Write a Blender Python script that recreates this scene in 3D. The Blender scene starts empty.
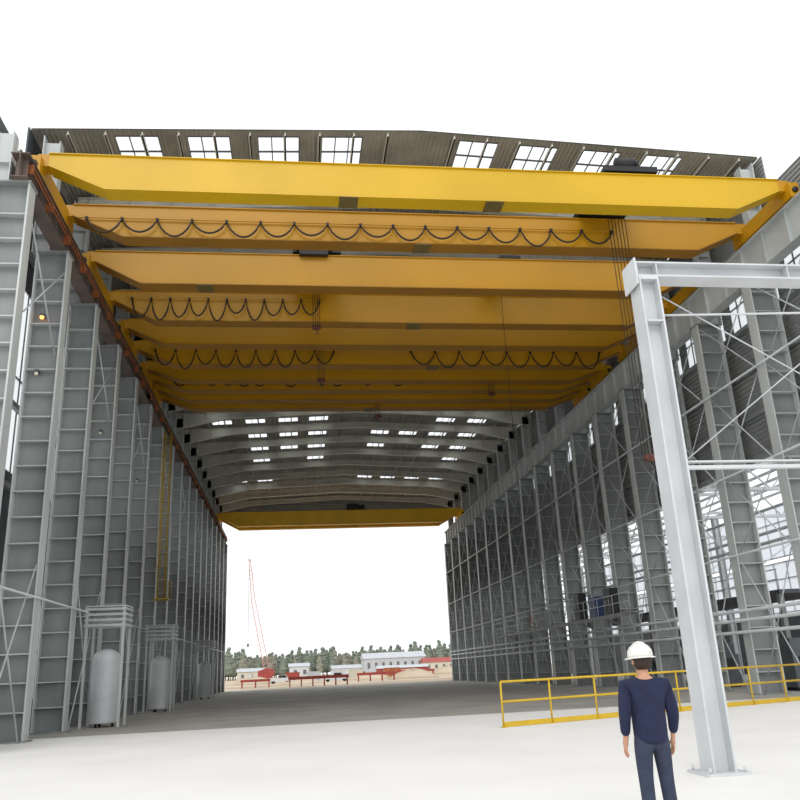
import bpy, bmesh, math, random
from mathutils import Vector, Matrix
random.seed(7)
scene=bpy.context.scene
COL=scene.collection
CAMH=1.75

# ---------------------------------------------------------------- materials
def lin(c):
    return tuple(((x/255)/12.92 if x/255<=0.04045 else ((x/255+0.055)/1.055)**2.4) for x in c)
def mat(name,rgb,rough=0.6,metal=0.0,var=0.12,scale=1.5,bump=0.0,wave=None,wscale=4.0,wbump=0.4,transl=0.0,emit=None,est=0.0,rgb2=None,stretch=None):
    m=bpy.data.materials.new(name); m.use_nodes=True
    nt=m.node_tree; n=nt.nodes; l=nt.links
    b=n['Principled BSDF']; out=n['Material Output']
    c=lin(rgb)
    b.inputs['Roughness'].default_value=rough; b.inputs['Metallic'].default_value=metal
    tc=n.new('ShaderNodeTexCoord')
    mp=n.new('ShaderNodeMapping'); l.new(tc.outputs['Object'],mp.inputs[0])
    if stretch: mp.inputs['Scale'].default_value=stretch
    nz=n.new('ShaderNodeTexNoise'); nz.inputs['Scale'].default_value=scale; nz.inputs['Detail'].default_value=6
    l.new(mp.outputs[0],nz.inputs['Vector'])
    cr=n.new('ShaderNodeValToRGB')
    c2=lin(rgb2) if rgb2 else tuple(x*(1-2.2*var) for x in c)
    cr.color_ramp.elements[0].position=0.32; cr.color_ramp.elements[0].color=(*c2,1)
    cr.color_ramp.elements[1].position=0.62; cr.color_ramp.elements[1].color=(*c,1)
    l.new(nz.outputs['Fac'],cr.inputs[0]); l.new(cr.outputs[0],b.inputs['Base Color'])
    if wave:
        w=n.new('ShaderNodeTexWave'); w.wave_type='BANDS'; w.bands_direction=wave
        w.inputs['Scale'].default_value=wscale; w.inputs['Distortion'].default_value=0
        l.new(tc.outputs['Object'],w.inputs['Vector'])
        bp=n.new('ShaderNodeBump'); bp.inputs['Strength'].default_value=wbump; bp.inputs['Distance'].default_value=0.08
        l.new(w.outputs['Fac'],bp.inputs['Height']); l.new(bp.outputs[0],b.inputs['Normal'])
    elif bump>0:
        bp=n.new('ShaderNodeBump'); bp.inputs['Strength'].default_value=bump; bp.inputs['Distance'].default_value=0.05
        l.new(nz.outputs['Fac'],bp.inputs['Height']); l.new(bp.outputs[0],b.inputs['Normal'])
    if emit:
        b.inputs['Emission Color'].default_value=(*lin(emit),1); b.inputs['Emission Strength'].default_value=est
    if transl>0:
        t=n.new('ShaderNodeBsdfTranslucent'); t.inputs[0].default_value=(*c,1)
        mx=n.new('ShaderNodeMixShader'); mx.inputs[0].default_value=transl
        l.new(b.outputs[0],mx.inputs[1]); l.new(t.outputs[0],mx.inputs[2]); l.new(mx.outputs[0],out.inputs[0])
    return m

M_COL=mat('grey_painted_steel',(192,196,194),0.55,0,0.09,0.8,stretch=(1,1,0.2))
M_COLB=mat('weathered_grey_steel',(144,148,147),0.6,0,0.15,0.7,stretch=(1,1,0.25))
M_RIB=mat('stiffener_steel',(184,188,187),0.6,0,0.08,0.7)
M_RAFT=mat('rafter_steel',(216,214,202),0.6,0,0.08,0.7)
M_DECK=mat('roof_deck',(168,165,153),0.7,0,0.12,0.6,wave='X',wscale=1.6,wbump=0.6)
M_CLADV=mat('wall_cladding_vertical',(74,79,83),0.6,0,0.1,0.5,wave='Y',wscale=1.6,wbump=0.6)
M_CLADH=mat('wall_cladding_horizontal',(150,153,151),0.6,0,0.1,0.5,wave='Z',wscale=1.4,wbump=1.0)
M_YEL=mat('crane_yellow_paint',(204,163,4),0.42,0,0.05,0.3)
M_YELF=mat('crane_golden_paint',(246,190,20),0.42,0,0.07,0.5)
M_YELD=mat('crane_amber_paint',(190,138,4),0.45,0,0.06,0.25)
M_YELU=mat('shaded_amber_flange',(146,100,8),0.6,0,0.08,0.5)  # girder amber darkened to paint in the underside shade
M_ORG=mat('orange_paint',(176,104,60),0.5,0,0.15,1.5)
M_RUST=mat('dull_primer_steel',(104,88,78),0.75,0,0.15,1.2,rgb2=(76,68,64))
M_DARK=mat('dark_machinery',(38,38,40),0.5,0.2,0.1,3)
M_MACH=mat('grey_machine_paint',(92,98,102),0.5,0.1,0.1,3)
M_HOOK=mat('faded_hook_paint',(92,48,36),0.6,0,0.1,3)
M_CABLE=mat('black_cable',(40,30,20),0.6,0,0.05,3)
M_SPL=mat('olive_splice_steel',(104,88,40),0.6,0,0.1,3)
M_WHITE=mat('white_painted_steel',(206,209,211),0.45,0,0.06,1.2)
M_PIPE=mat('pale_pipe_paint',(192,196,198),0.5,0,0.08,1.2)
M_FRAME=mat('window_frame',(110,112,112),0.6)
M_SKY=mat('translucent_skylight',(240,243,245),0.5,transl=0.93,var=0.0)
M_GLASS=mat('translucent_glazing_white',(240,245,252),0.4,transl=0.97,var=0.01)
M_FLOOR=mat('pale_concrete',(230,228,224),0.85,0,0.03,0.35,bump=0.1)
M_FLOORD=mat('darkened_floor_concrete',(166,162,153),0.85,0,0.1,0.35,bump=0.1)  # indoor floor colour darkened to cut bounced light, like occlusion
M_DIRT=mat('sandy_dirt',(200,186,164),0.95,0,0.1,0.06,bump=0.2,rgb2=(164,140,114))
M_RED=mat('red_steel',(170,74,66),0.6,0,0.1,1)
M_REDP=mat('hazed_red_lattice',(206,150,142),0.6,0,0.1,1)  # red paled so the distance haze sits in the colour
M_BLUE=mat('blue_steel',(60,80,124),0.5,0,0.1,1)
M_YRAIL=mat('safety_yellow',(208,172,30),0.45,0,0.06,2)
M_YLAD=mat('dull_ladder_yellow',(188,154,40),0.6,0,0.1,2)
M_BARK=mat('bark',(130,122,112),0.9,0,0.2,4)
M_PINE=mat('pine_foliage',(128,138,124),0.95,0,0.08,1.2,bump=0.4)  # green paled and greyed to paint in distance haze
M_PINE2=mat('hazed_foliage',(146,146,132),0.95,0,0.08,1.2,bump=0.4)  # second tree tone, also paled for painted-in haze
M_NAVY=mat('navy_jacket_cloth',(30,38,68),0.9,0,0.12,9,bump=0.3)
M_JEAN=mat('denim',(52,60,80),0.9,0,0.12,12)
M_SKIN=mat('skin',(196,146,118),0.55,0,0.05,8)
M_HAIR=mat('brown_hair',(58,42,32),0.8,0,0.15,30)
M_HAT=mat('white_hard_hat',(226,226,218),0.3,0,0.02,3)
M_BOOT=mat('brown_leather',(80,58,40),0.7,0,0.1,9)
M_LAMP=mat('sodium_lamp',(255,150,60),0.4,emit=(255,150,60),est=6)
M_LAMPO=mat('unlit_lamp_glass',(226,216,196),0.3,var=.03)
M_TAN=mat('cream_panel',(210,204,188),0.7,0,0.05,0.8)
M_GREY=mat('pale_grey_panel',(190,194,198),0.7,0,0.05,0.8)
M_TIRE=mat('rubber',(30,30,30),0.9)

# ---------------------------------------------------------------- mesh builder
class MB:
    def __init__(s): s.v=[];s.f=[];s.m=[];s.sm=[]
    def add(s,vs,fs,mi=0,smooth=False):
        o=len(s.v); s.v+= [tuple(p) for p in vs]
        for f in fs: s.f.append(tuple(i+o for i in f)); s.m.append(mi); s.sm.append(smooth)
    def box(s,x0,y0,z0,x1,y1,z1,mi=0):
        s.add([(x0,y0,z0),(x1,y0,z0),(x1,y1,z0),(x0,y1,z0),(x0,y0,z1),(x1,y0,z1),(x1,y1,z1),(x0,y1,z1)],
              [(0,3,2,1),(4,5,6,7),(0,1,5,4),(1,2,6,5),(2,3,7,6),(3,0,4,7)],mi)
    def beam(s,p,q,w,h,mi=0):
        p=Vector(p);q=Vector(q);d=(q-p).normalized()
        up=Vector((0,0,1)) if abs(d.z)<0.95 else Vector((0,1,0))
        sx=d.cross(up).normalized(); uy=sx.cross(d).normalized()
        vs=[]
        for c in (p,q):
            for a,b in ((-1,-1),(1,-1),(1,1),(-1,1)): vs.append(c+sx*a*w/2+uy*b*h/2)
        s.add(vs,[(0,1,2,3),(7,6,5,4),(0,4,5,1),(1,5,6,2),(2,6,7,3),(3,7,4,0)],mi)
    def tube(s,p,q,r,n=8,r2=None,mi=0):
        s.sweep([p,q],[r,r if r2 is None else r2],n,mi)
    def sweep(s,path,r,n=6,mi=0):
        P=[Vector(p) for p in path]; R=r if isinstance(r,(list,tuple)) else [r]*len(P)
        vs=[];fs=[]
        for i,p in enumerate(P):
            d=(P[min(i+1,len(P)-1)]-P[max(i-1,0)]).normalized()
            up=Vector((0,0,1)) if abs(d.z)<0.9 else Vector((0,1,0))
            a=d.cross(up).normalized(); b=a.cross(d).normalized()
            for k in range(n):
                t=2*math.pi*k/n; vs.append(p+a*math.cos(t)*R[i]+b*math.sin(t)*R[i])
        for i in range(len(P)-1):
            for k in range(n):
                k2=(k+1)%n; fs.append((i*n+k,i*n+k2,(i+1)*n+k2,(i+1)*n+k))
        fs.append(tuple(range(n))); fs.append(tuple((len(P)-1)*n+k for k in reversed(range(n))))
        s.add(vs,fs,mi,True)
    def prism(s,poly,y0,y1,mi=0):
        n=len(poly); vs=[(x,y0,z) for x,z in poly]+[(x,y1,z) for x,z in poly]
        fs=[tuple(range(n)),tuple(n+i for i in reversed(range(n)))]
        for i in range(n):
            j=(i+1)%n; fs.append((i,i+n,j+n,j))
        s.add(vs,fs,mi)
    def rev(s,prof,n=20,c=(0,0,0),sx=1,sy=1,mi=0):
        vs=[];fs=[]
        for r,z in prof:
            for k in range(n):
                t=2*math.pi*k/n; vs.append((c[0]+r*math.cos(t)*sx,c[1]+r*math.sin(t)*sy,c[2]+z))
        for i in range(len(prof)-1):
            for k in range(n):
                k2=(k+1)%n; fs.append((i*n+k,i*n+k2,(i+1)*n+k2,(i+1)*n+k))
        fs.append(tuple(range(n))); fs.append(tuple((len(prof)-1)*n+k for k in range(n)))
        s.add(vs,fs,mi,True)
    def obj(s,name,mats,parent=None,loc=(0,0,0),**props):
        me=bpy.data.meshes.new(name); me.from_pydata(s.v,[],s.f)
        if not isinstance(mats,(list,tuple)): mats=[mats]
        for m in mats: me.materials.append(m)
        for i,p in enumerate(me.polygons):
            p.material_index=s.m[i]; p.use_smooth=s.sm[i]
        bm=bmesh.new(); bm.from_mesh(me); bmesh.ops.recalc_face_normals(bm,faces=bm.faces); bm.to_mesh(me); bm.free()
        o=bpy.data.objects.new(name,me); COL.objects.link(o); o.location=loc
        if parent: o.parent=parent
        for k,v in props.items(): o[k]=v
        return o
def thing(name,label,category,loc=(0,0,0),group=None):
    o=bpy.data.objects.new(name,None); COL.objects.link(o); o.location=loc; o.empty_display_size=0.3
    o['label']=label; o['category']=category
    if group: o['group']=group
    return o
def dup(root,loc,parent=None,**props):
    n=root.copy(); n.location=loc
    if parent: n.parent=parent
    COL.objects.link(n)
    for k,v in props.items(): n[k]=v
    for c in list(root.children): dup(c,c.location,n)
    return n

# ---------------------------------------------------------------- dimensions
XL,XR=-8.85,19.65          # inner faces of the two column rows
DEP={-1:1.2,1:1.25}
RUNB={-1:17.95,1:17.3}
BAY=4.72; Y0=24.7; NC=18
YS=[Y0+BAY*i for i in range(NC)]
YEND=YS[-1]
RUNT=18.9
RX=5.6; RZ=24.4; EZ=23.7
HALF=16.3
def deck(x): return RZ-abs(x-RX)*(RZ-EZ)/HALF
XE0,XE1=XL-2.0,XR+1.85

# ---------------------------------------------------------------- floor / ground
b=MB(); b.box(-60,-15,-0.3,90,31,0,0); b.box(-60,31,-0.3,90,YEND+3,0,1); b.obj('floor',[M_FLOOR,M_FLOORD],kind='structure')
b=MB(); b.box(-400,YEND+3,-0.35,500,900,-0.02); b.obj('ground',M_DIRT,kind='structure')

# ---------------------------------------------------------------- columns
def make_column(sgn,loc,label,group,ztop=EZ):
    root=thing('steel_column',label,'steel column',loc,group)
    D=DEP[sgn]; H=RUNB[sgn]
    m=MB()
    def bx(mb,a0,y0,z0,a1,y1,z1,mi=0):
        x0,x1=sorted((sgn*a0,sgn*a1)); mb.box(x0,y0,z0,x1,y1,z1,mi)
    bx(m,0.04,-0.015,0.05,D-0.04,0.015,H-0.05)
    z=0.9
    while z<H-0.4:
        bx(m,0.04,-0.27,z,D-0.04,0.27,z+0.045,1); z+=0.93
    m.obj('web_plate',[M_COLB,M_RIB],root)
    for a in (0,D-0.06):
        m=MB(); bx(m,a,-0.3,0.05,a+0.06,0.3,H-0.05); m.obj('flange',M_COL,root)
    m=MB(); bx(m,-0.1,-0.4,0,D+0.1,0.4,0.05); m.obj('base_plate',M_COLB,root)
    m=MB(); bx(m,-0.05,-0.38,H-0.05,D+0.05,0.38,H); m.obj('cap_plate',M_COLB,root)
    m=MB(); a0,a1=0.72,1.4
    bx(m,a0,-0.25,H,a0+0.04,0.25,ztop-0.6); bx(m,a1-0.04,-0.25,H,a1,0.25,ztop-0.35); bx(m,a0,-0.015,H,a1,0.015,ztop-0.55)
    z=H+0.8
    while z<ztop-1: bx(m,a0,-0.22,z,a1,0.22,z+0.03); z+=1.0
    m.obj('upper_shaft',M_COL,root)
    return root
LBL='tall grey built-up steel column with horizontal stiffener plates'
for sgn,x in ((-1,XL),(1,XR)):
    make_column(sgn,(x,YS[0],0),LBL+' at open runway end','steel columns',20.6 if sgn<0 else 22)
    c=make_column(sgn,(x,YS[1],0),LBL+' carrying crane runway','steel columns')
    for y in YS[2:]: dup(c,(x,y,0))

# runway girders
for sgn,x,mt,nm in ((-1,XL-0.32,M_RUST,'dull brown primer-coated'),(1,XR+0.32,M_COL,'light grey')):
    r=thing('crane_runway_girder',nm+' crane runway girder running along tops of columns','crane runway',(x,0,0),'crane runways')
    y0,y1=Y0-0.6,YEND+0.4; rb=RUNB[sgn]
    m=MB(); m.box(-0.02,y0,rb+0.04,0.02,y1,RUNT-0.04)
    y=y0+0.3
    while y<y1: m.box(-0.2,y,rb+0.04,0.2,y+0.02,RUNT-0.04); y+=1.7
    m.obj('web_plate',mt,r)
    m=MB(); m.box(-0.27,y0,rb,0.27,y1,rb+0.04); m.obj('bottom_flange',mt,r)
    m=MB(); m.box(-0.3,y0,RUNT-0.04,0.3,y1,RUNT); m.obj('top_flange',mt,r)
    m=MB(); m.box(-0.04,y0,RUNT,0.04,y1,RUNT+0.1); m.obj('rail',M_RUST,r)
    if sgn<0:
        m=MB()
        for k in range(2): m.box(0.28,y0+0.4,RUNT-0.25-k*0.2,0.31,y1,RUNT-0.21-k*0.2)
        y=y0+0.5
        while y<y1: m.box(0,y,RUNT-0.5,0.3,y+0.06,RUNT-0.15); y+=2.36
        m.obj('conductor_bar',M_ORG,r,label='orange conductor bars')

# ---------------------------------------------------------------- roof
YR0,YR1=29.3,YEND+0.8
skyX=[(-7.6,-5.8),(-4.6,-2.8),(-1.6,0.2),(1.2,3.0),(7.4,9.2),(10.2,12.0),(13.2,15.0),(16.2,18.0)]
skyY=[(29.7,32.9)]+[(YS[i]+3.0,YS[i]+4.3) for i in (7,8,9,10,11,12,14)]
rs=random.Random(5)
cells=set()
for i in range(len(skyX)):
    for j in range(len(skyY)):
        if j==0 or rs.random()<(.92 if j in (2,3,4) else .6): cells.add((i,j))
xb=sorted(set([XE0,RX,XE1]+[v for p in skyX for v in p])); yb=sorted(set([YR0,YR1]+[v for p in skyY for v in p]))
m=MB()
for i in range(len(xb)-1):
    for j in range(len(yb)-1):
        xc=(xb[i]+xb[i+1])/2; yc=(yb[j]+yb[j+1])/2
        if any(skyX[a][0]<xc<skyX[a][1] and skyY[c][0]<yc<skyY[c][1] for a,c in cells): continue
        x0,x1,y0,y1=xb[i],xb[i+1],yb[j],yb[j+1]
        for t in (0,0.08):
            m.add([(x0,y0,deck(x0)+t),(x1,y0,deck(x1)+t),(x1,y1,deck(x1)+t),(x0,y1,deck(x0)+t)],[(0,1,2,3)])
m.obj('ceiling',M_DECK,kind='structure')
# shallow gable header closing the far end above the opening
m=MB(); m.prism([(XE0,21.9),(XE1,21.9),(XE1,deck(XE1)),(RX,deck(RX)),(XE0,deck(XE0))],YR1-.1,YR1)
m.obj('wall_far_header',M_CLADH,kind='structure')
wn=0
for (i,j) in sorted(cells):
    x0,x1=skyX[i]; y0,y1=skyY[j]
    wn+=1; m=MB()
    m.add([(x0,y0,deck(x0)+.04),(x1,y0,deck(x1)+.04),(x1,y1,deck(x1)+.04),(x0,y1,deck(x0)+.04)],[(0,1,2,3)])
    nn=3 if j==0 else 1
    for k in range(nn+1):
        yy=y0+(y1-y0)*k/nn; m.beam((x0,yy,deck(x0)+.02),(x1,yy,deck(x1)+.02),0.1,0.04,1)
    for k in (0,1,2,3):
        xx=x0+(x1-x0)*k/3; m.beam((xx,y0,deck(xx)+.02),(xx,y1,deck(xx)+.02),0.05,0.04,1)
    m.obj('window_%d'%wn,[M_SKY,M_FRAME],kind='structure')
def rafter_mesh(dp):
    m=MB(); hw=HALF-.55
    def top(x): return deck(x)-0.2
    xs=[RX-hw,RX-hw+4.5,RX,RX+hw-4.5,RX+hw]
    up=[(x,top(x)) for x in xs]; lo=[(x,top(x)-d) for x,d in zip(xs,dp)]
    for i in range(4):
        m.prism([up[i],up[i+1],lo[i+1],lo[i]],-0.015,0.015)
        m.beam((lo[i][0],0,lo[i][1]),(lo[i+1][0],0,lo[i+1][1]),0.3,0.04)
        m.beam((up[i][0],0,up[i][1]),(up[i+1][0],0,up[i+1][1]),0.3,0.04)
    for k in range(-8,9):
        x=RX+k*1.9; d=dp[2] if abs(k)<6 else dp[1]
        m.box(x-0.015,-0.14,top(x)-d*.95,x+0.015,0.14,top(x))
    return m
rf=None
for y in YS[2:]:
    if rf is None:
        rf=rafter_mesh([1.3,0.6,0.5,0.6,1.3]).obj('roof_rafter',M_RAFT,loc=(0,y,0),label='pale grey haunched steel roof rafter spanning between columns',category='roof beam',group='roof rafters')
    else: dup(rf,(0,y,0))
for i in range(-10,11):
    if i==0: continue
    x=RX+i*1.5
    m=MB(); m.box(-0.03,YR0+.1,-0.18,0.03,YR1-.1,0); m.box(-0.08,YR0+.1,-0.18,0.03,YR1-.1,-0.16)
    m.obj('roof_purlin',M_RAFT,loc=(x,0,deck(x)),label='long thin steel roof purlin resting on rafters',category='roof purlin',group='roof purlins')

# ---------------------------------------------------------------- side walls
def wall(name,x,ys,bands,material,zlo,zhi,wmat):
    global wn
    yl=[(a+0.35,a+BAY-0.35) for a in ys]
    yb=sorted(set([ys[0]-0.4,ys[-1]+BAY+0.4]+[v for p in yl for v in p]))
    zb=sorted(set([zlo,zhi]+[v for p in bands for v in p]))
    m=MB()
    for i in range(len(yb)-1):
        for j in range(len(zb)-1):
            yc=(yb[i]+yb[i+1])/2; zc=(zb[j]+zb[j+1])/2
            if any(a<yc<c for a,c in yl) and any(a<zc<c for a,c in bands): continue
            zt=zb[j+1]
            if yc<YR0-.3 and zt>21.9: zt=21.9
            m.box(x-0.03,yb[i],zb[j],x+0.03,yb[i+1],zt)
    m.obj(name,material,kind='structure')
    for a,c in yl:
        for z0,z1 in bands:
            wn+=1; m=MB(); m.add([(x,a,z0),(x,c,z0),(x,c,z1),(x,a,z1)],[(0,1,2,3)])
            n=6
            for k in range(n+1):
                yy=a+(c-a)*k/n; m.box(x-0.04,yy-0.03,z0,x+0.04,yy+0.03,z1,1)
            for zz in (z0,(z0+z1)/2,z1): m.box(x-0.04,a,zz-0.03,x+0.04,c,zz+0.03,1)
            m.obj('window_%d'%wn,[wmat,M_FRAME],kind='structure')
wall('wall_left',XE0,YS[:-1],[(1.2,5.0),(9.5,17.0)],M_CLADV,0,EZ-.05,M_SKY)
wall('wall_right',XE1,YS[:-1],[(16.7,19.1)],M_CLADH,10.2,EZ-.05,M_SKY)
for x,zs in ((XE0+.14,(5.6,8.9,12.0,18.4)),(XE1-.14,(10.3,12.3,14.4,16.5,20.4))):
    for z in zs:
        m=MB(); m.box(-0.1,Y0,-0.1,0.1,YEND,0.1)
        m.obj('girt_beam',M_COLB,loc=(x,0,z),label='long horizontal grey steel girt behind the columns',category='wall beam',group='girt beams')
for x,zs,r in ((XL+.1,(4.6,),.04),(XR-.14,(2.6,3.1,3.5),.075),(XR-.1,(5.9,9.4,13.4),.05)):
    for z in zs:
        m=MB(); m.tube((0,Y0,0),(0,YEND,0),r,8)
        m.obj('horizontal_pipe',M_PIPE,loc=(x,0,z),label='thin pale horizontal pipe fixed along the columns',category='pipe',group='horizontal pipes')
for x in (XL-.04,XR+0.04):
    for i in range(0,NC-1):
        y0,y1=YS[i],YS[i+1]
        if x<0 and i%2: continue
        t=thing('bay_bracing','thin crossed steel bracing rods between neighbouring columns','bracing',(x,y0,0),'bay bracing')
        for (za,zb_) in ((0,5.7),(6.0,9.3),(9.5,13.2),(13.5,16.9)):
            if x<0 and za>1 and za<13: continue
            for (p0,p1,dx) in ((za,zb_,0),(zb_,za,.06 if x>0 else -.06)):
                m=MB(); m.tube((dx,.46,p0),(dx,BAY-.46,p1),0.03,6); m.obj('brace_rod',M_PIPE,t)

# ---------------------------------------------------------------- side aisle
XA=38.0
ay=[34+9.44*i for i in range(9)]
m=MB(); m.box(XA,ay[0]-6,0,XA+0.1,ay[-1]+8,4.4); m.obj('wall_aisle',M_CLADV,kind='structure')
for i in range(len(ay)-1):
    for (z0,z1) in ((4.6,8.4),(8.8,12.8)):
        wn+=1; m=MB(); a,c=ay[i]+.3,ay[i+1]-.3
        m.add([(XA,a,z0),(XA,c,z0),(XA,c,z1),(XA,a,z1)],[(0,1,2,3)])
        for k in range(6):
            yy=a+(c-a)*k/5; m.box(XA-.05,yy-.05,z0,XA+.05,yy+.05,z1,1)
        for q in range(4):
            zz=z0+(z1-z0)*q/3; m.box(XA-.05,a,zz-.05,XA+.05,c,zz+.05,1)
        m.obj('window_%d'%wn,[M_GLASS,M_WHITE],kind='structure')
fr=None
for y in ay:
    if fr is None:
        fr=thing('side_aisle_portal','white steel side-aisle frame with column and lattice truss','steel frame',(0,y,0),'aisle portals')
        for x in (29.5,XA-0.4):
            m=MB(); m.box(x-.2,-.2,0,x-.16,.2,10.9); m.box(x+.16,-.2,0,x+.2,.2,10.9); m.box(x-.16,-.02,0,x+.16,.02,10.9); m.obj('post',M_WHITE,fr)
        m=MB(); m.beam((XE1+.1,0,12.2),(XA,0,13.2),.18,.2); m.beam((XE1+.1,0,11.0),(XA,0,11.0),.18,.2)
        n=10
        for k in range(n):
            xa=XE1+.1+(XA-XE1-.1)*k/n; xc=XE1+.1+(XA-XE1-.1)*(k+1)/n
            if k%2: m.beam((xa,0,12.2+1.0*k/n),(xc,0,11.0),.08,.08)
            else: m.beam((xa,0,11.0),(xc,0,12.2+1.0*(k+1)/n),.08,.08)
        m.obj('roof_truss',M_WHITE,fr)
        m=MB(); m.beam((29.5,0,5.8),(XA-.4,0,10.6),.08,.08); m.obj('diagonal_brace',M_WHITE,fr)
    else: dup(fr,(0,y,0))
for i in range(8):
    x=23.0+i*2.0
    m=MB(); m.box(-.05,ay[0]-5,0,.05,ay[-1]+5,.18); m.obj('aisle_purlin',M_WHITE,loc=(x,0,12.35+(x-21.55)*.061),label='white steel purlin over the open side aisle',category='roof purlin',group='aisle purlins')
for (x,z) in ((24.6,7.2),(24.6,7.7),(26.4,9.4)):
    m=MB(); m.tube((0,30,0),(0,100,0),.09,8); m.obj('aisle_service_pipe',M_PIPE,loc=(x,0,z),label='pale service pipe running through the side aisle',category='pipe',group='aisle service pipes')
mz=thing('mezzanine_platform','dark steel mezzanine platform with handrail in side aisle','platform',(0,0,0))
m=MB(); m.box(24.0,38,4.5,28.5,70,4.7); m.obj('deck',M_CLADV,mz)
for y in (38.3,46,54,62,69.7):
    for x in (24.2,28.3):
        m=MB(); m.box(x-.12,y-.12,0,x+.12,y+.12,4.5); m.obj('post',M_COLB,mz)
for z in (5.2,5.7):
    m=MB(); m.tube((24.05,38,z),(24.05,70,z),.035,6); m.obj('handrail',M_PIPE,mz)
y=38.05
while y<70: 
    m=MB(); m.tube((24.05,y,4.7),(24.05,y,5.7),.03,6); m.obj('handrail_post',M_PIPE,mz); y+=2.66
mc=None
for (x,y) in ((22.9,36.0),(23.3,43.5),(23.0,52.0)):
    if mc is None:
        mc=thing('welding_machine','grey boxy workshop machine standing on the aisle floor','machine',(x,y,0),'aisle machines')
        m=MB(); m.box(-.6,-.8,.15,.6,.8,1.7); m.box(-.5,-.6,1.7,.5,.3,2.3); m.obj('body',M_MACH,mc)
        for a in (-.7,.6):
            m=MB(); m.box(-.55,a,0,.55,a+.12,.15); m.obj('skid',M_DARK,mc)
        m=MB(); m.box(-.3,-.84,1.0,.3,-.8,1.5); m.obj('control_panel',M_DARK,mc)
    else: dup(mc,(x,y,0))

# ---------------------------------------------------------------- cranes
def girder(parent,y,top,h,x0,x1,mt,w=0.55):
    m=MB()
    e=0.5
    m.prism([(x0,top),(x1,top),(x1,top-e),(x1-2.0,top-h),(x0+2.0,top-h),(x0,top-e)],y-w/2,y+w/2)
    m.prism([(x0-0.02,top),(x1+0.02,top),(x1+0.02,top+0.03),(x0-0.02,top+0.03)],y-w/2-.07,y+w/2+.07)
    g=m.obj('girder',mt,parent)
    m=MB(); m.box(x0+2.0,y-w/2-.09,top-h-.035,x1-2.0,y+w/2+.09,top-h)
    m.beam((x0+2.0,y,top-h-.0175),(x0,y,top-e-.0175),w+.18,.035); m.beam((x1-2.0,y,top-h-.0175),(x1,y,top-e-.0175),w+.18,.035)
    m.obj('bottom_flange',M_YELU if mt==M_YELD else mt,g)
    return g
def hook(parent,x,y,z,ztop,s=1.0,ropes=4,mt=M_HOOK):
    m=MB()
    for k in range(ropes):
        dx=(k-(ropes-1)/2)*0.26*s; m.tube((x+dx,y,z+.3*s),(x+dx*1.15,y,ztop),0.016,5)
    m.obj('hoist_rope',M_CABLE,parent)
    m=MB(); m.box(x-.42*s,y-.13*s,z-.25*s,x+.42*s,y+.13*s,z+.3*s); m.tube((x-.3*s,y-.16*s,z),(x-.3*s,y+.16*s,z),.24*s,14); m.tube((x+.3*s,y-.16*s,z),(x+.3*s,y+.16*s,z),.24*s,14)
    hb=m.obj('hook_block',mt,parent)
    m=MB(); pts=[(x,y,z-.2*s),(x,y,z-.45*s)]
    for k in range(9):
        t=math.pi/2-k*math.pi*1.35/8; pts.append((x+.2*s*math.cos(t),y,z-.65*s+.2*s*math.sin(t)))
    m.sweep(pts,[.06*s]*2+[.06*s-.003*s*k for k in range(9)],8); m.obj('hook',M_DARK,hb)
def festoon(parent,y,z,x0,x1,step,sag,r=.042):
    m=MB(); n=max(1,round((x1-x0)/step)); st=(x1-x0)/n; pts=[]
    for i in range(n):
        s=sag*random.uniform(0.7,1.15); a=x0+i*st
        for k in range(8):
            t=k/8; pts.append((a+t*st,y,z-s*(4*t*(1-t))**0.8))
    pts.append((x1,y,z)); m.sweep(pts,r,5)
    for i in range(n+1): a=x0+i*st; m.box(a-.05,y-.05,z-.04,a+.05,y+.12,z+.08)
    m.obj('festoon_cable',M_CABLE,parent)
    m=MB(); m.box(x0-.3,y+.04,z+.08,x1+.3,y+.1,z+.12); m.obj('festoon_track',M_YELD,parent)
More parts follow.
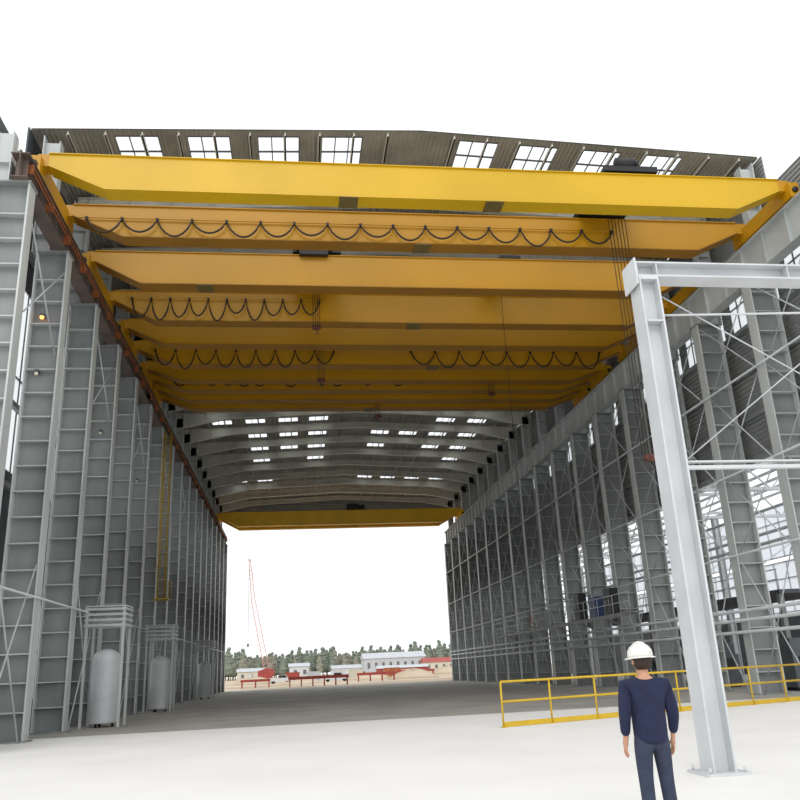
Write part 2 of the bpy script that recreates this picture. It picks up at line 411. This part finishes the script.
def crane(ya,yb,top,h,label,tx=None,hz=None,fest=(),mt=M_YELD,mt1=None,splices=(),hs=1.0,ropes=4):
    c=thing('overhead_crane',label,'overhead crane',(0,0,0),'overhead bridge cranes')
    x0,x1=XL+0.08,XR-0.16
    girder(c,ya,top,h,x0,x1,mt1 or mt); girder(c,yb,top,h,x0,x1,mt)
    oe=.55
    for x,s in ((XL-0.32,-1),(XR+0.32,1)):
        m=MB(); m.box(x-.2,ya-oe,19.1,x+.2,yb+oe,19.75)
        xa,xc=sorted((x,x-s*0.5)); 
        for y in (ya,yb): m.box(xa,y-.27,19.5,xc,y+.27,top)
        t=m.obj('end_truck',mt,c)
        for y in (ya-.2,yb+.2):
            w=MB(); w.tube((x-.09,y,19.26),(x+.09,y,19.26),.26,16); w.obj('wheel',M_DARK,t)
        for y in (ya-oe-.08,yb+oe+.0):
            w=MB(); w.tube((x,y,19.4),(x,y+.08,19.4),.12,10); w.obj('buffer',M_DARK,t)
    for (sx,yy) in splices:
        m=MB(); m.box(sx-.35,yy-.37,top-h-.07,sx+.35,yy+.37,top-h-.035); m.obj('splice_plate',M_SPL,c)
    for y in (ya,yb): 
        m=MB(); m.box(x0+.6,y-.04,top+.03,x1-.6,y+.04,top+.12); m.obj('trolley_rail',M_DARK,c)
    if tx is not None:
        m=MB(); m.box(tx-1.1,ya-.3,top+.18,tx+1.1,yb+.3,top+.42)
        for sx in (-.8,.8):
            for y in (ya,yb): m.tube((tx+sx,y-.08,top+.26),(tx+sx,y+.08,top+.26),.17,12)
        t=m.obj('trolley',M_DARK,c)
        ym=(ya+yb)/2
        m=MB(); m.tube((tx-.9,ym,top+.75),(tx+.5,ym,top+.75),.36,18); m.obj('hoist_drum',M_DARK,t)
        m=MB(); m.tube((tx+.5,ym,top+.72),(tx+1.25,ym,top+.72),.24,12); m.box(tx+.55,ym-.3,top+.42,tx+1.0,ym+.3,top+.55); m.obj('gearbox',M_DARK,t)
        m=MB(); m.tube((tx-.6,ya-.2,top+.6),(tx+.2,ya-.2,top+.6),.2,12); m.tube((tx+.2,ya-.2,top+.6),(tx+.35,ya-.2,top+.6),.12,12); m.obj('motor',M_DARK,t)
        if hz: hook(c,tx,ym,hz,top+.5,hs,ropes)
    for f in fest: festoon(c,*f)
    return c
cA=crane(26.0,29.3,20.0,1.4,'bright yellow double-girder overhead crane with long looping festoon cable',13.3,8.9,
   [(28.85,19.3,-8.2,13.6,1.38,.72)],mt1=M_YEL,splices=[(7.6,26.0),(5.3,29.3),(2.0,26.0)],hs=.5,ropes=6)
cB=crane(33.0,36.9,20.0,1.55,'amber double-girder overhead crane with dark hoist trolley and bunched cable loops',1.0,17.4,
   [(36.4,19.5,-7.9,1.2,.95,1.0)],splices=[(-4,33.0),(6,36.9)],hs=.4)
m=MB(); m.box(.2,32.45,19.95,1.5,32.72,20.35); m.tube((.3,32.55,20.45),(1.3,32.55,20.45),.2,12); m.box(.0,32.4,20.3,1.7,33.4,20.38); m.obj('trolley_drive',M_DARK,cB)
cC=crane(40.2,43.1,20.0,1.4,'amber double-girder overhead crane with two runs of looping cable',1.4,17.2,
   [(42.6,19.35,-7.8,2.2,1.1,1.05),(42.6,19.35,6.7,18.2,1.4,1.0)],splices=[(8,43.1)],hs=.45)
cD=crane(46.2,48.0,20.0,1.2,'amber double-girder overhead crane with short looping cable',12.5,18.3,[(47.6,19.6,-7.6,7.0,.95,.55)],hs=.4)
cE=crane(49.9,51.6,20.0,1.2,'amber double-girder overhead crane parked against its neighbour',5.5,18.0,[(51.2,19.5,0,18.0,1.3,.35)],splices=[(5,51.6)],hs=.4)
cF=crane(94.0,96.4,20.0,1.6,'single golden yellow double-girder overhead crane near the open end',7.0,18.6,mt=M_YELF,hs=.4)
m=MB(); m.tube((10.2,35.0,3.6),(10.2,35.0,20.2),0.012,5); m.obj('hoist_rope',M_CABLE,cB)
m=MB(); m.box(9.7,32.8,20.15,10.7,37.1,20.3); m.tube((9.9,35.0,20.5),(10.5,35.0,20.5),.2,12); m.obj('auxiliary_trolley',M_DARK,cB)
m=MB(); m.sweep([(10.2,35.0,3.7),(10.2,35.0,3.45),(10.32,35.0,3.35),(10.28,35.0,3.2),(10.15,35.0,3.2)],.03,6); m.obj('hook',M_HOOK,cB)

# ---------------------------------------------------------------- white portal frame
PX,PY=6.42,12.6; PT=CAMH+6.95
p=thing('portal_frame','white painted steel portal frame standing on concrete','steel frame',(0,0,0))
def hcol(mb,x,y,z0,z1,w=.38,d=.42):
    mb.box(x-w/2,y-d/2,z0,x-w/2+.035,y+d/2,z1); mb.box(x+w/2-.035,y-d/2,z0,x+w/2,y+d/2,z1); mb.box(x-w/2+.035,y-.02,z0,x+w/2-.035,y+.02,z1)
for x in (PX,PX+8.4):
    m=MB(); hcol(m,x,PY,.04,PT-.36)
    m.box(x-.18,PY-.2,PT-1.2,x+.18,PY+.2,PT-1.17)
    m.obj('post',M_WHITE,p)
    m=MB(); m.box(x-.35,PY-.35,0,x+.35,PY+.35,.04)
    for a in (-.28,.28):
        for c in (-.28,.28): m.tube((x+a,PY+c,.04),(x+a,PY+c,.12),.025,6)
    m.obj('base_plate',M_WHITE,p)
m=MB(); m.box(PX-.25,PY-.2,PT-.03,PX+8.7,PY+.2,PT); m.box(PX-.25,PY-.2,PT-.30,PX+8.7,PY+.2,PT-.27); m.box(PX-.25,PY-.012,PT-.27,PX+8.7,PY+.012,PT-.03)
for x in (PX-.19,PX+.19,PX+2.8,PX+5.6): m.box(x-.01,PY-.19,PT-.27,x+.01,PY+.19,PT-.03)
m.box(PX-.19,PY-.2,PT-.36,PX+.19,PY+.2,PT-.30)
m.obj('top_beam',M_WHITE,p)
m=MB(); m.box(PX-.28,PY-.3,PT-.5,PX-.25,PY+.25,PT+.02); m.obj('end_plate',M_WHITE,p)
m=MB(); m.beam((PX+.19,PY+.1,4.85),(PX+8.2,PY+.1,4.85),.1,.06); m.beam((PX+.19,PY+.1,4.95),(PX+8.2,PY+.1,4.95),.1,.03); m.obj('cross_rail',M_WHITE,p)
m=MB(); m.tube((PX+.19,PY,PT-1.0),(PX+8.2,PY,PT-.75),.022,8); m.obj('conduit_pipe',M_WHITE,p)
m=MB(); m.tube((PX+.19,PY,4.9),(PX+5.0,PY,PT-.35),.013,6); m.obj('brace_rod',M_PIPE,p)
m=MB(); m.tube((PX+.19,PY+.06,PT-.5),(PX+5.5,PY+.06,4.9),.013,6); m.obj('brace_rod',M_PIPE,p)

# ---------------------------------------------------------------- yellow guard rail
A=Vector((5.9,24.0,0)); B=Vector((19.1,29.0,0)); n=8
gr=thing('guard_rail','yellow tubular steel guard rail with posts and mid rail','guard rail',(0,0,0))
for z,nm in ((1.25,'top_rail'),(.7,'mid_rail')):
    m=MB(); m.tube(A+Vector((0,0,z)),B+Vector((0,0,z)),.035,8); m.obj(nm,M_YRAIL,gr)
for i in range(n+1):
    q=A.lerp(B,i/n); m=MB(); m.tube(q,q+Vector((0,0,1.25)),.03,8); m.box(q.x-.08,q.y-.08,0,q.x+.08,q.y+.08,.02); m.obj('post',M_YRAIL,gr)
m=MB(); m.beam(A+Vector((0,0,.08)),B+Vector((0,0,.08)),.02,.14); m.obj('toe_board',M_YRAIL,gr)

# ---------------------------------------------------------------- caged ladder
lx,ly=XL+.12,YS[6]-.35
l=thing('caged_ladder','dull yellow caged access ladder fixed to a grey column','ladder',(lx,ly,0))
for dx in (0,.45):
    m=MB(); m.tube((dx,0,6.56),(dx,0,17.6),.05,6); m.obj('side_rail',M_YLAD,l)
m=MB(); z=6.8
while z<17.5: m.tube((0,0,z),(.45,0,z),.02,5); z+=.3
m.obj('rungs',M_YLAD,l,kind='stuff')
m=MB(); z=8.6
while z<17.4: 
    m.sweep([(.225+.33*math.cos(t),-.34+.38*math.sin(t),z) for t in [math.pi+math.pi*k/8 for k in range(-2,11)]],.018,5); z+=1.2
for k in (1,4,7):
    t=math.pi+math.pi*k/8; m.tube((.225+.33*math.cos(t),-.34+.38*math.sin(t),8.6),(.225+.33*math.cos(t),-.34+.38*math.sin(t),17.0),.015,5)
m.obj('safety_cage',M_YLAD,l)
m=MB(); m.box(-.1,-.9,6.5,.8,.3,6.56); m.tube((.8,-.9,6.56),(.8,-.9,7.6),.025,6); m.tube((.8,.3,6.56),(.8,.3,7.6),.025,6); m.tube((.8,-.9,7.6),(.8,.3,7.6),.025,6)
m.obj('landing',M_YLAD,l)

# ---------------------------------------------------------------- lamps on columns
for (x,y,z,lit) in ((XL-.75,YS[1]-.25,15.2,True),(XL-.75,YS[1]-.25,12.9,False),(XL-.6,YS[3]-.25,13.4,False),(XL-.6,YS[5]-.25,13.2,False)):
    lampr=thing('wall_lamp','small orange-glowing lamp fixed to a grey column' if lit else 'small unlit pale lamp fixed to a grey column','wall lamp',(x,y,z),'column lamps')
    m=MB(); m.box(-.07,-.05,-.03,.07,.2,.1); m.obj('housing',M_MACH,lampr)
    m=MB(); m.rev([(.02,-.14),(.06,-.12),(.08,-.05),(.06,-.03)],12,(0,-.02,0)); m.obj('bulb_glass',M_LAMP if lit else M_LAMPO,lampr)

# ---------------------------------------------------------------- pipe racks with tanks
rk=None
RKS=((-8.0,36.5),(-8.0,50.65),(-8.0,74.2))
for i,(x,y) in enumerate(RKS):
    if rk is None:
        rk=thing('pipe_rack','grey tubular steel rack with slatted top over equipment','steel rack',(x,y,0),'pipe racks')
        for dx in (-.75,.75):
            for dy in (-.65,.65):
                m=MB(); m.box(dx-.05,dy-.05,0,dx+.05,dy+.05,4.8); m.obj('leg',M_COL,rk)
        m=MB()
        for k in range(4): m.box(-.85,-.71,4.0+k*.22,.85,-.65,4.1+k*.22); m.box(-.85,.65,4.0+k*.22,.85,.71,4.1+k*.22); m.box(-.85,-.65,4.0+k*.22,-.8,.65,4.1+k*.22); m.box(.8,-.65,4.0+k*.22,.85,.65,4.1+k*.22)
        m.box(-.85,-.71,4.8,.85,.71,4.86); m.obj('slatted_top',M_COL,rk)
    else: dup(rk,(x,y,0))
tk=None
for i,(x,y) in enumerate(RKS):
    if tk is None:
        tk=thing('storage_tank','white upright cylindrical tank standing inside a steel rack','tank',(x,y,0),'upright tanks')
        m=MB(); m.rev([(.56,.15),(.57,.2),(.57,2.6),(.56,2.75),(.5,2.9),(.3,3.05),(.08,3.1)],24); m.obj('shell',M_WHITE,tk)
        for k in range(3):
            a=k*2.1; m=MB(); m.tube((.4*math.cos(a),.4*math.sin(a),0),(.4*math.cos(a),.4*math.sin(a),.25),.05,6); m.obj('foot',M_DARK,tk)
    else: dup(tk,(x,y,0))

# ---------------------------------------------------------------- gallery and cabinets
gx=XR-1.0
g=thing('gallery_walkway','grey steel gallery walkway with handrail fixed along the columns','walkway',(0,0,0))
gy0,gy1=YS[4]+.5,76
m=MB(); m.box(gx-.05,gy0,4.2,XR-.17,gy1,4.28); m.box(gx-.05,gy0,4.05,gx+.02,gy1,4.2)
m.obj('deck',M_COLB,g)
for z in (4.85,5.35):
    m=MB(); m.tube((gx,gy0,z),(gx,gy1,z),.025,6); m.obj('handrail',M_PIPE,g)
y=gy0
while y<=gy1:
    m=MB(); m.tube((gx,y,4.2),(gx,y,5.35),.025,6); m.obj('handrail_post',M_PIPE,g); y+=2.5
for y in YS[5:11]:
    m=MB(); m.beam((gx,y,4.1),(XR,y,3.75),.08,.08); m.obj('support_bracket',M_COLB,g)
for i,(y,h,mt,lb) in enumerate(((48.0,1.6,M_DARK,'dark electrical cabinet standing on the gallery'),(50.6,1.3,M_BLUE,'blue electrical cabinet standing on the gallery'),(53.6,1.8,M_DARK,'dark electrical cabinet standing on the gallery'),(62,1.3,M_COLB,'grey electrical cabinet standing on the gallery'))):
    c=thing('electrical_cabinet',lb,'cabinet',(XR-.48,y,4.28),'gallery cabinets')
    m=MB(); m.box(-.25,-.6,0,.25,.6,h); m.obj('body',mt,c)
    for a in (-.55,.02):
        m=MB(); m.box(-.28,a,.06,-.25,a+.53,h-.06); d=m.obj('door',mt,c)
        m=MB(); m.box(-.31,a+.24,h*.5-.1,-.28,a+.28,h*.5+.1); m.obj('handle',M_WHITE,d)
f=thing('floodlight_post','dark twin floodlight on a slim pole in the side aisle','floodlight',(22.4,38.0,0))
m=MB(); m.tube((0,0,0),(0,0,5.9),.06,8); m.box(-.15,-.15,0,.15,.15,.03); m.tube((-.5,0,5.8),(.5,0,5.8),.04,6); m.obj('pole',M_DARK,f)
for dx in (-.4,.4):
    m=MB(); m.box(dx-.28,-.2,5.85,dx+.28,.12,6.3); m.box(dx-.24,-.23,5.89,dx+.24,-.2,6.26); m.obj('lamp_head',M_DARK,f)

# ---------------------------------------------------------------- outside world
def shed(x,y,w,d,h,rh,wall_m,roof_m,label,name='site_building'):
    s=thing(name,label,'building',(x,y,-.02))
    m=MB(); m.box(-w/2,-d/2,0,w/2,d/2,h); m.obj('walls',wall_m,s)
    m=MB(); m.add([(-w/2-.3,-d/2-.3,h),(w/2+.3,-d/2-.3,h),(w/2+.3,d/2+.3,h),(-w/2-.3,d/2+.3,h),(-w/2-.3,0,h+rh),(w/2+.3,0,h+rh)],[(0,1,5,4),(2,3,4,5),(1,2,5),(3,0,4),(0,3,2,1)]); m.obj('roof',roof_m,s)
    k=-w/2+1.2
    while k<w/2-1: 
        m=MB(); m.box(k,-d/2-.04,h*.4,k+.9,-d/2,h*.75); m.obj('window',M_FRAME,s); k+=2.6
    m=MB(); m.box(-.5,-d/2-.05,0,.5,-d/2,min(2.1,h*.8)); m.obj('door',M_WHITE,s)
    return s
shed(34.5,300,22,14,5.6,2.0,M_GREY,M_GREY,'large pale grey metal shed with low gabled roof')
shed(.6,235,5.4,4,3.6,.9,M_WHITE,M_GREY,'small white site cabin with grey roof')
shed(49,285,12,8,3.4,1.5,M_TAN,M_RED,'cream workshop with red roof beside grey shed')
shed(14,240,8,5,2.6,.9,M_WHITE,M_GREY,'low white site office with grey roof')
shed(27,215,13,5,2.0,.7,M_RED,M_GREY,'long low red building on sandy ground')
shed(-14,260,8,5,2.9,1.0,M_TAN,M_GREY,'small cream building near the tall crane')
shed(66,310,14,9,3.9,1.4,M_WHITE,M_GREY,'white long shed at the edge of the site')
def rack(x,y,w,h,label):
    s=thing('beam_rack',label,'steel rack',(x,y,-.02))
    n=int(w/1.6)
    for i in range(n+1):
        k=-w/2+w*i/n; m=MB(); m.box(k-.08,-.6,0,k+.08,.6,h*.7); m.obj('support_leg',M_RED,s)
    for j in range(4):
        m=MB(); m.box(-w/2-.2,-.6+j*.33,h*.7,w/2+.2,-.45+j*.33,h); m.obj('steel_beam',M_RED,s)
rack(3.0,118,8.0,1.35,'red steel beams stacked on supports on the ground')
rack(13.2,140,6.0,1.4,'short stack of red steel beams on supports')
rack(-6.2,128,4,1.2,'small stack of red beams near the tall crane')
rack(23.5,165,7,1.5,'stack of red steel beams beside a dirt mound')
for (x,y,r,h) in ((21,150,5,1.5),(14.5,168,5,1.2),(-9,180,5,1.4),(27,196,6,1.7),(37,203,5,1.9),(1,150,4,.8)):
    m=MB(); prof=[(r,-.1),(r*.8,h*.35),(r*.5,h*.75),(r*.25,h*.95),(.1,h)]
    m.rev(prof,14,(0,0,0),1,.6)
    m.v=[(a+random.uniform(-.2,.2),c+random.uniform(-.2,.2),d+(random.uniform(-.12,.12) if d>0 else 0)) for a,c,d in m.v]
    m.obj('dirt_mound',M_DIRT,loc=(x,y,-.02),label='low sandy mound of excavated dirt on the ground',category='dirt pile',group='dirt mounds')
for (x,y,mt,lb) in ((9,185,M_WHITE,'white shipping container on sandy ground'),(13.2,189,M_TAN,'cream shipping container on sandy ground'),(4,200,M_GREY,'grey shipping container on sandy ground'),(20,177,M_ORG,'orange shipping container on sandy ground'),(-1,195,M_RED,'red shipping container on sandy ground')):
    c=thing('shipping_container',lb,'container',(x,y,-.02))
    m=MB(); m.box(-1.6,-1.2,.1,1.6,1.2,2.0); 
    for k in range(12): m.box(-1.5+k*.26,-1.24,.2,-1.38+k*.26,-1.2,1.9)
    m.obj('body',mt,c)
    m=MB(); m.box(-1.65,-1.27,0,1.65,1.27,.1); m.box(-1.65,-1.27,2.0,1.65,1.27,2.08); m.obj('frame',mt,c)
tr=None
for (x,y) in ((7.4,160),(-3.2,172),(15.5,205)):
    if tr is None:
        tr=thing('pickup_truck','white pickup truck parked on the sandy site','truck',(x,y,-.02),'site trucks')
        m=MB(); m.prism([(-2.5,.45),(2.4,.45),(2.45,.95),(1.4,1.05),(.9,1.65),(-.5,1.65),(-.7,1.1),(-2.5,1.1)],-.9,.9); m.obj('body',M_WHITE,tr)
        m=MB(); m.prism([(1.25,1.08),(.85,1.58),(-.42,1.58),(-.55,1.1)],-.92,.92); m.obj('window_glass',M_DARK,tr)
        for wx in (-1.6,1.6):
            for wy in (-.85,.7):
                m=MB(); m.tube((wx,wy,.36),(wx,wy+.2,.36),.36,14); m.obj('wheel',M_TIRE,tr)
    else: dup(tr,(x,y,-.02))
cc=thing('crawler_crane','red crawler crane with tall slim lattice boom','crawler crane',(-7.4,200,-.02))
for a in (-2.2,1.4):
    m=MB(); m.box(a,-2.6,.15,a+.8,2.6,.85); m.tube((a,-2.5,.5),(a+.8,-2.5,.5),.5,12); m.tube((a,2.5,.5),(a+.8,2.5,.5),.5,12); m.obj('crawler_track',M_DARK,cc)
m=MB(); m.box(-1.6,-2.2,.85,1.6,2.4,1.4); m.prism([(-1.7,1.4),(2.0,1.4),(2.0,3.0),(.4,3.3),(-1.7,2.7)],-2.0,2.2); m.obj('body',M_RED,cc)
def lattice(mb,p,q,w0,w1,n):
    p=Vector(p);q=Vector(q);C=[]
    for i in range(n+1):
        c=p.lerp(q,i/n); w=w0+(w1-w0)*i/n
        C.append([c+Vector((a*w/2,b_*w/2,0)) for a,b_ in ((-1,-1),(1,-1),(1,1),(-1,1))])
    for i in range(n):
        for k in range(4):
            mb.beam(C[i][k],C[i+1][k],.13,.13); mb.beam(C[i][k],C[i+1][(k+1)%4],.07,.07); 
m=MB(); lattice(m,(.4,-1,2.6),(-3.0,-1,19.0),1.2,1.0,14); m.obj('lower_boom',M_REDP,cc)
m=MB(); lattice(m,(-3.0,-1,19.0),(-4.0,-1,29.0),.9,.4,9); m.obj('upper_boom',M_REDP,cc)
m=MB(); m.tube((-4.1,-1,29),(-4.1,-1,9),.05,5); m.box(-4.3,-1.2,8.3,-3.9,-.8,9); m.obj('hoist_rope',M_DARK,cc)
m=MB(); m.tube((-4.0,-1,29),(1.6,0,3.2),.04,5); m.obj('stay_cable',M_REDP,cc)

def tree(h,mt):
    t=thing('pine_tree','tall thin pine tree on the distant tree line','tree',(0,0,0),'distant tree line')
    m=MB(); m.sweep([(0,0,-.1),(.1,0,h*.5),(0,.1,h*.95)],[.22,.15,.04],7); m.obj('trunk',M_BARK,t)
    m=MB()
    for k in range(8):
        f=k/7; z=h*(.22+.66*f); r=h*.17*(1.05-f*.7)*random.uniform(.85,1.1)+.2
        m.rev([(r*.3,-r*.5),(r*.9,-r*.2),(r*.95,r*.35),(r*.5,r*.75),(.05,r*.9)],9,(random.uniform(-.3,.3),random.uniform(-.3,.3),z))
    m.v=[(a+random.uniform(-.2,.2),c+random.uniform(-.2,.2),d+random.uniform(-.25,.25)) for a,c,d in m.v]
    m.obj('foliage',mt,t); return t
protos=[tree(14,M_PINE),tree(12,M_PINE2),tree(15,M_PINE),tree(12,M_PINE2)]
for i,pz in enumerate(protos): pz.location=(-42+i*6,374,-.02)
for r in range(6):
    for i in range(25):
        x=-40+i*5.6+(r*1.9)%5.6+random.uniform(-.15,.15); y=384+r*5.8
        t=dup(random.choice(protos),(x,y,-.02)); s=random.uniform(.75,1.0); t.scale=(s,s,s); t.rotation_euler=(0,0,random.uniform(0,6))

# ---------------------------------------------------------------- person
def skin(name,V,E,R,material,parent,sub=2,flat=True,root=0):
    me=bpy.data.meshes.new(name); me.from_pydata(V,E,[])
    o=bpy.data.objects.new(name,me); COL.objects.link(o)
    md=o.modifiers.new('Skin','SKIN'); md.use_smooth_shade=True
    for i,r in enumerate(R):
        me.skin_vertices[0].data[i].radius=(r,r); me.skin_vertices[0].data[i].use_root=(i==root)
    s=o.modifiers.new('Sub','SUBSURF'); s.levels=sub; s.render_levels=sub
    dg=bpy.context.evaluated_depsgraph_get(); nm=bpy.data.meshes.new_from_object(o.evaluated_get(dg))
    bpy.data.objects.remove(o)
    if flat:
        for v in nm.vertices:
            z=v.co.z
            if .8<z<1.5 and abs(v.co.x)<.26:
                k=1-.28*min(1,(z-.8)/.1,(1.5-z)/.08); v.co.y*=k
    nm.materials.clear(); nm.materials.append(material)
    for pl in nm.polygons: pl.use_smooth=True
    o=bpy.data.objects.new(name,nm); COL.objects.link(o); o.parent=parent
    return o
P=thing('person','person in navy jacket and white hard hat standing, facing away','person',(3.86,9.0,0))
P.scale=(1.03,1.03,1.03)
V=[];E=[];R=[]
def av(p,r,par=None):
    V.append(p);R.append(r)
    if par is not None: E.append((par,len(V)-1))
    return len(V)-1
pel=av((0,0,.96),.14); w=av((0,0,1.12),.125,pel); ch=av((0,0,1.3),.15,w); up=av((0,0,1.42),.11,ch); nk=av((0,0,1.5),.06,up)
hd0=av((0,.015,1.585),.07,nk); hd=av((0,.02,1.65),.092,hd0); ht=av((0,.01,1.71),.09,hd)
av((-.045,.115,1.635),.012,hd)
for s in (-1,1):
    av((s*.098,.015,1.65),.014,hd)
    sh=av((s*.2,0,1.405),.058,up); el=av((s*.255,-.03,1.12),.042,sh); wr=av((s*.265,.05,.88),.028,el); pm=av((s*.268,.075,.815),.03,wr)
    for dy,ln in ((.03,.075),(.01,.085),(-.012,.08),(-.032,.065)):
        k=av((s*.268,.08+dy,.77),.0105,pm); k2=av((s*.262,.085+dy*1.15,.77-ln*.5),.0095,k); av((s*.248,.09+dy*1.2,.77-ln),.0078,k2)
    t1=av((s*.255,.118,.82),.012,pm); t2=av((s*.245,.135,.785),.010,t1); av((s*.238,.137,.755),.0085,t2)
    hp=av((s*.095,0,.88),.09,pel); kn=av((s*.11,.01,.5),.055,hp); an=av((s*.12,-.02,.1),.042,kn); av((s*.13,.12,.045),.04,an)
body=skin('body',V,E,R,M_SKIN,P)
V=[];E=[];R=[]
pel=av((0,0,.80),.195); w0=av((0,0,.93),.2,pel); w=av((0,0,1.1),.2,w0); ch=av((0,0,1.28),.21,w); up=av((0,0,1.415),.155,ch); nk=av((0,0,1.51),.085,up)
for s in (-1,1):
    sh=av((s*.22,0,1.405),.092,up); el=av((s*.272,-.03,1.12),.072,sh); wr=av((s*.268,.04,.9),.05,el)
skin('jacket',V,E,R,M_NAVY,P)
V=[];E=[];R=[]
top=av((0,0,1.06),.15); pel=av((0,0,.93),.165,top)
for s in (-1,1):
    hp=av((s*.1,0,.84),.112,pel); kn=av((s*.112,.01,.5),.082,hp); an=av((s*.12,-.02,.09),.072,kn)
skin('trousers',V,E,R,M_JEAN,P)
for s in (-1,1):
    V=[];E=[];R=[]
    a=av((s*.12,-.03,.12),.06); c=av((s*.12,-.03,.055),.055,a); d=av((s*.13,.09,.05),.052,c); av((s*.135,.16,.045),.042,d)
    skin('boot',V,E,R,M_BOOT,P,flat=False)
yaw=math.radians(28)
def headpart(mb,name,mt,par=None):
    o=mb.obj(name,mt,par or P); 
    if par is None: o.location=(0,.01,1.70); o.rotation_euler=(math.radians(-3),0,yaw)
    return o
m=MB(); m.rev([(.07,-.13),(.096,-.08),(.101,-.03),(.101,.01)],18,(0,-.012,0),1,1.05); headpart(m,'hair',M_HAIR)
m=MB(); m.rev([(.122,.0),(.125,.03),(.118,.075),(.095,.115),(.06,.14),(.02,.15)],28,(0,0,0),1,1.16)
m.rev([(.124,-.008),(.15,-.012),(.15,-.004),(.124,.006)],28,(0,.01,0),1,1.2)
m.sweep([(0,-.14,.03),(0,-.115,.1),(0,-.06,.145),(0,0,.16),(0,.06,.145),(0,.115,.1),(0,.14,.03)],.014,8)
hat=headpart(m,'hard_hat',M_HAT)
m=MB(); m.rev([(.04,-.01),(.07,-.012),(.07,-.004),(.04,.0)],18,(0,.14,0),1.2,.8); headpart(m,'hat_peak',M_HAT,hat)
for s in (-1,1):
    m=MB(); m.rev([(.003,-.011),(.009,-.007),(.011,0),(.009,.007),(.003,.011)],10,(s*.032,.094,-.05)); headpart(m,'eye',M_WHITE)
m=MB(); m.sweep([(-.025,.09,-.115),(0,.098,-.117),(.025,.09,-.115)],[.004,.007,.004],6); headpart(m,'mouth',M_RED)

# ---------------------------------------------------------------- world, lights, camera
wd=bpy.data.worlds.new('World'); scene.world=wd; wd.use_nodes=True
bg=wd.node_tree.nodes['Background']; bg.inputs[0].default_value=(0.96,0.98,1.0,1); bg.inputs[1].default_value=1.3
sd=bpy.data.lights.new('sun','SUN'); sd.energy=0.9; sd.angle=math.radians(30); sd.color=(1,.98,.95)
so=bpy.data.objects.new('sun',sd); COL.objects.link(so); so.rotation_euler=(math.radians(50),0,math.radians(-15))

f=794.0
dX=Vector((6050,-28,f)).normalized(); dY0=Vector((-103,260,f)).normalized()
dZ=dX.cross(dY0).normalized(); dY=dZ.cross(dX).normalized()
right=Vector((dX.x,dY.x,dZ.x)); upv=-Vector((dX.y,dY.y,dZ.y)); back=-Vector((dX.z,dY.z,dZ.z))
cd=bpy.data.cameras.new('camera'); cd.lens=36*f/800; cd.sensor_width=36; cd.shift_y=13.5/800; cd.clip_end=3000
co=bpy.data.objects.new('camera',cd); COL.objects.link(co)
mw=Matrix((right,upv,back)).transposed().to_4x4(); mw.translation=Vector((0,0,CAMH)); co.matrix_world=mw
scene.camera=co
scene.view_settings.view_transform='Standard'
scene.view_settings.look='None'
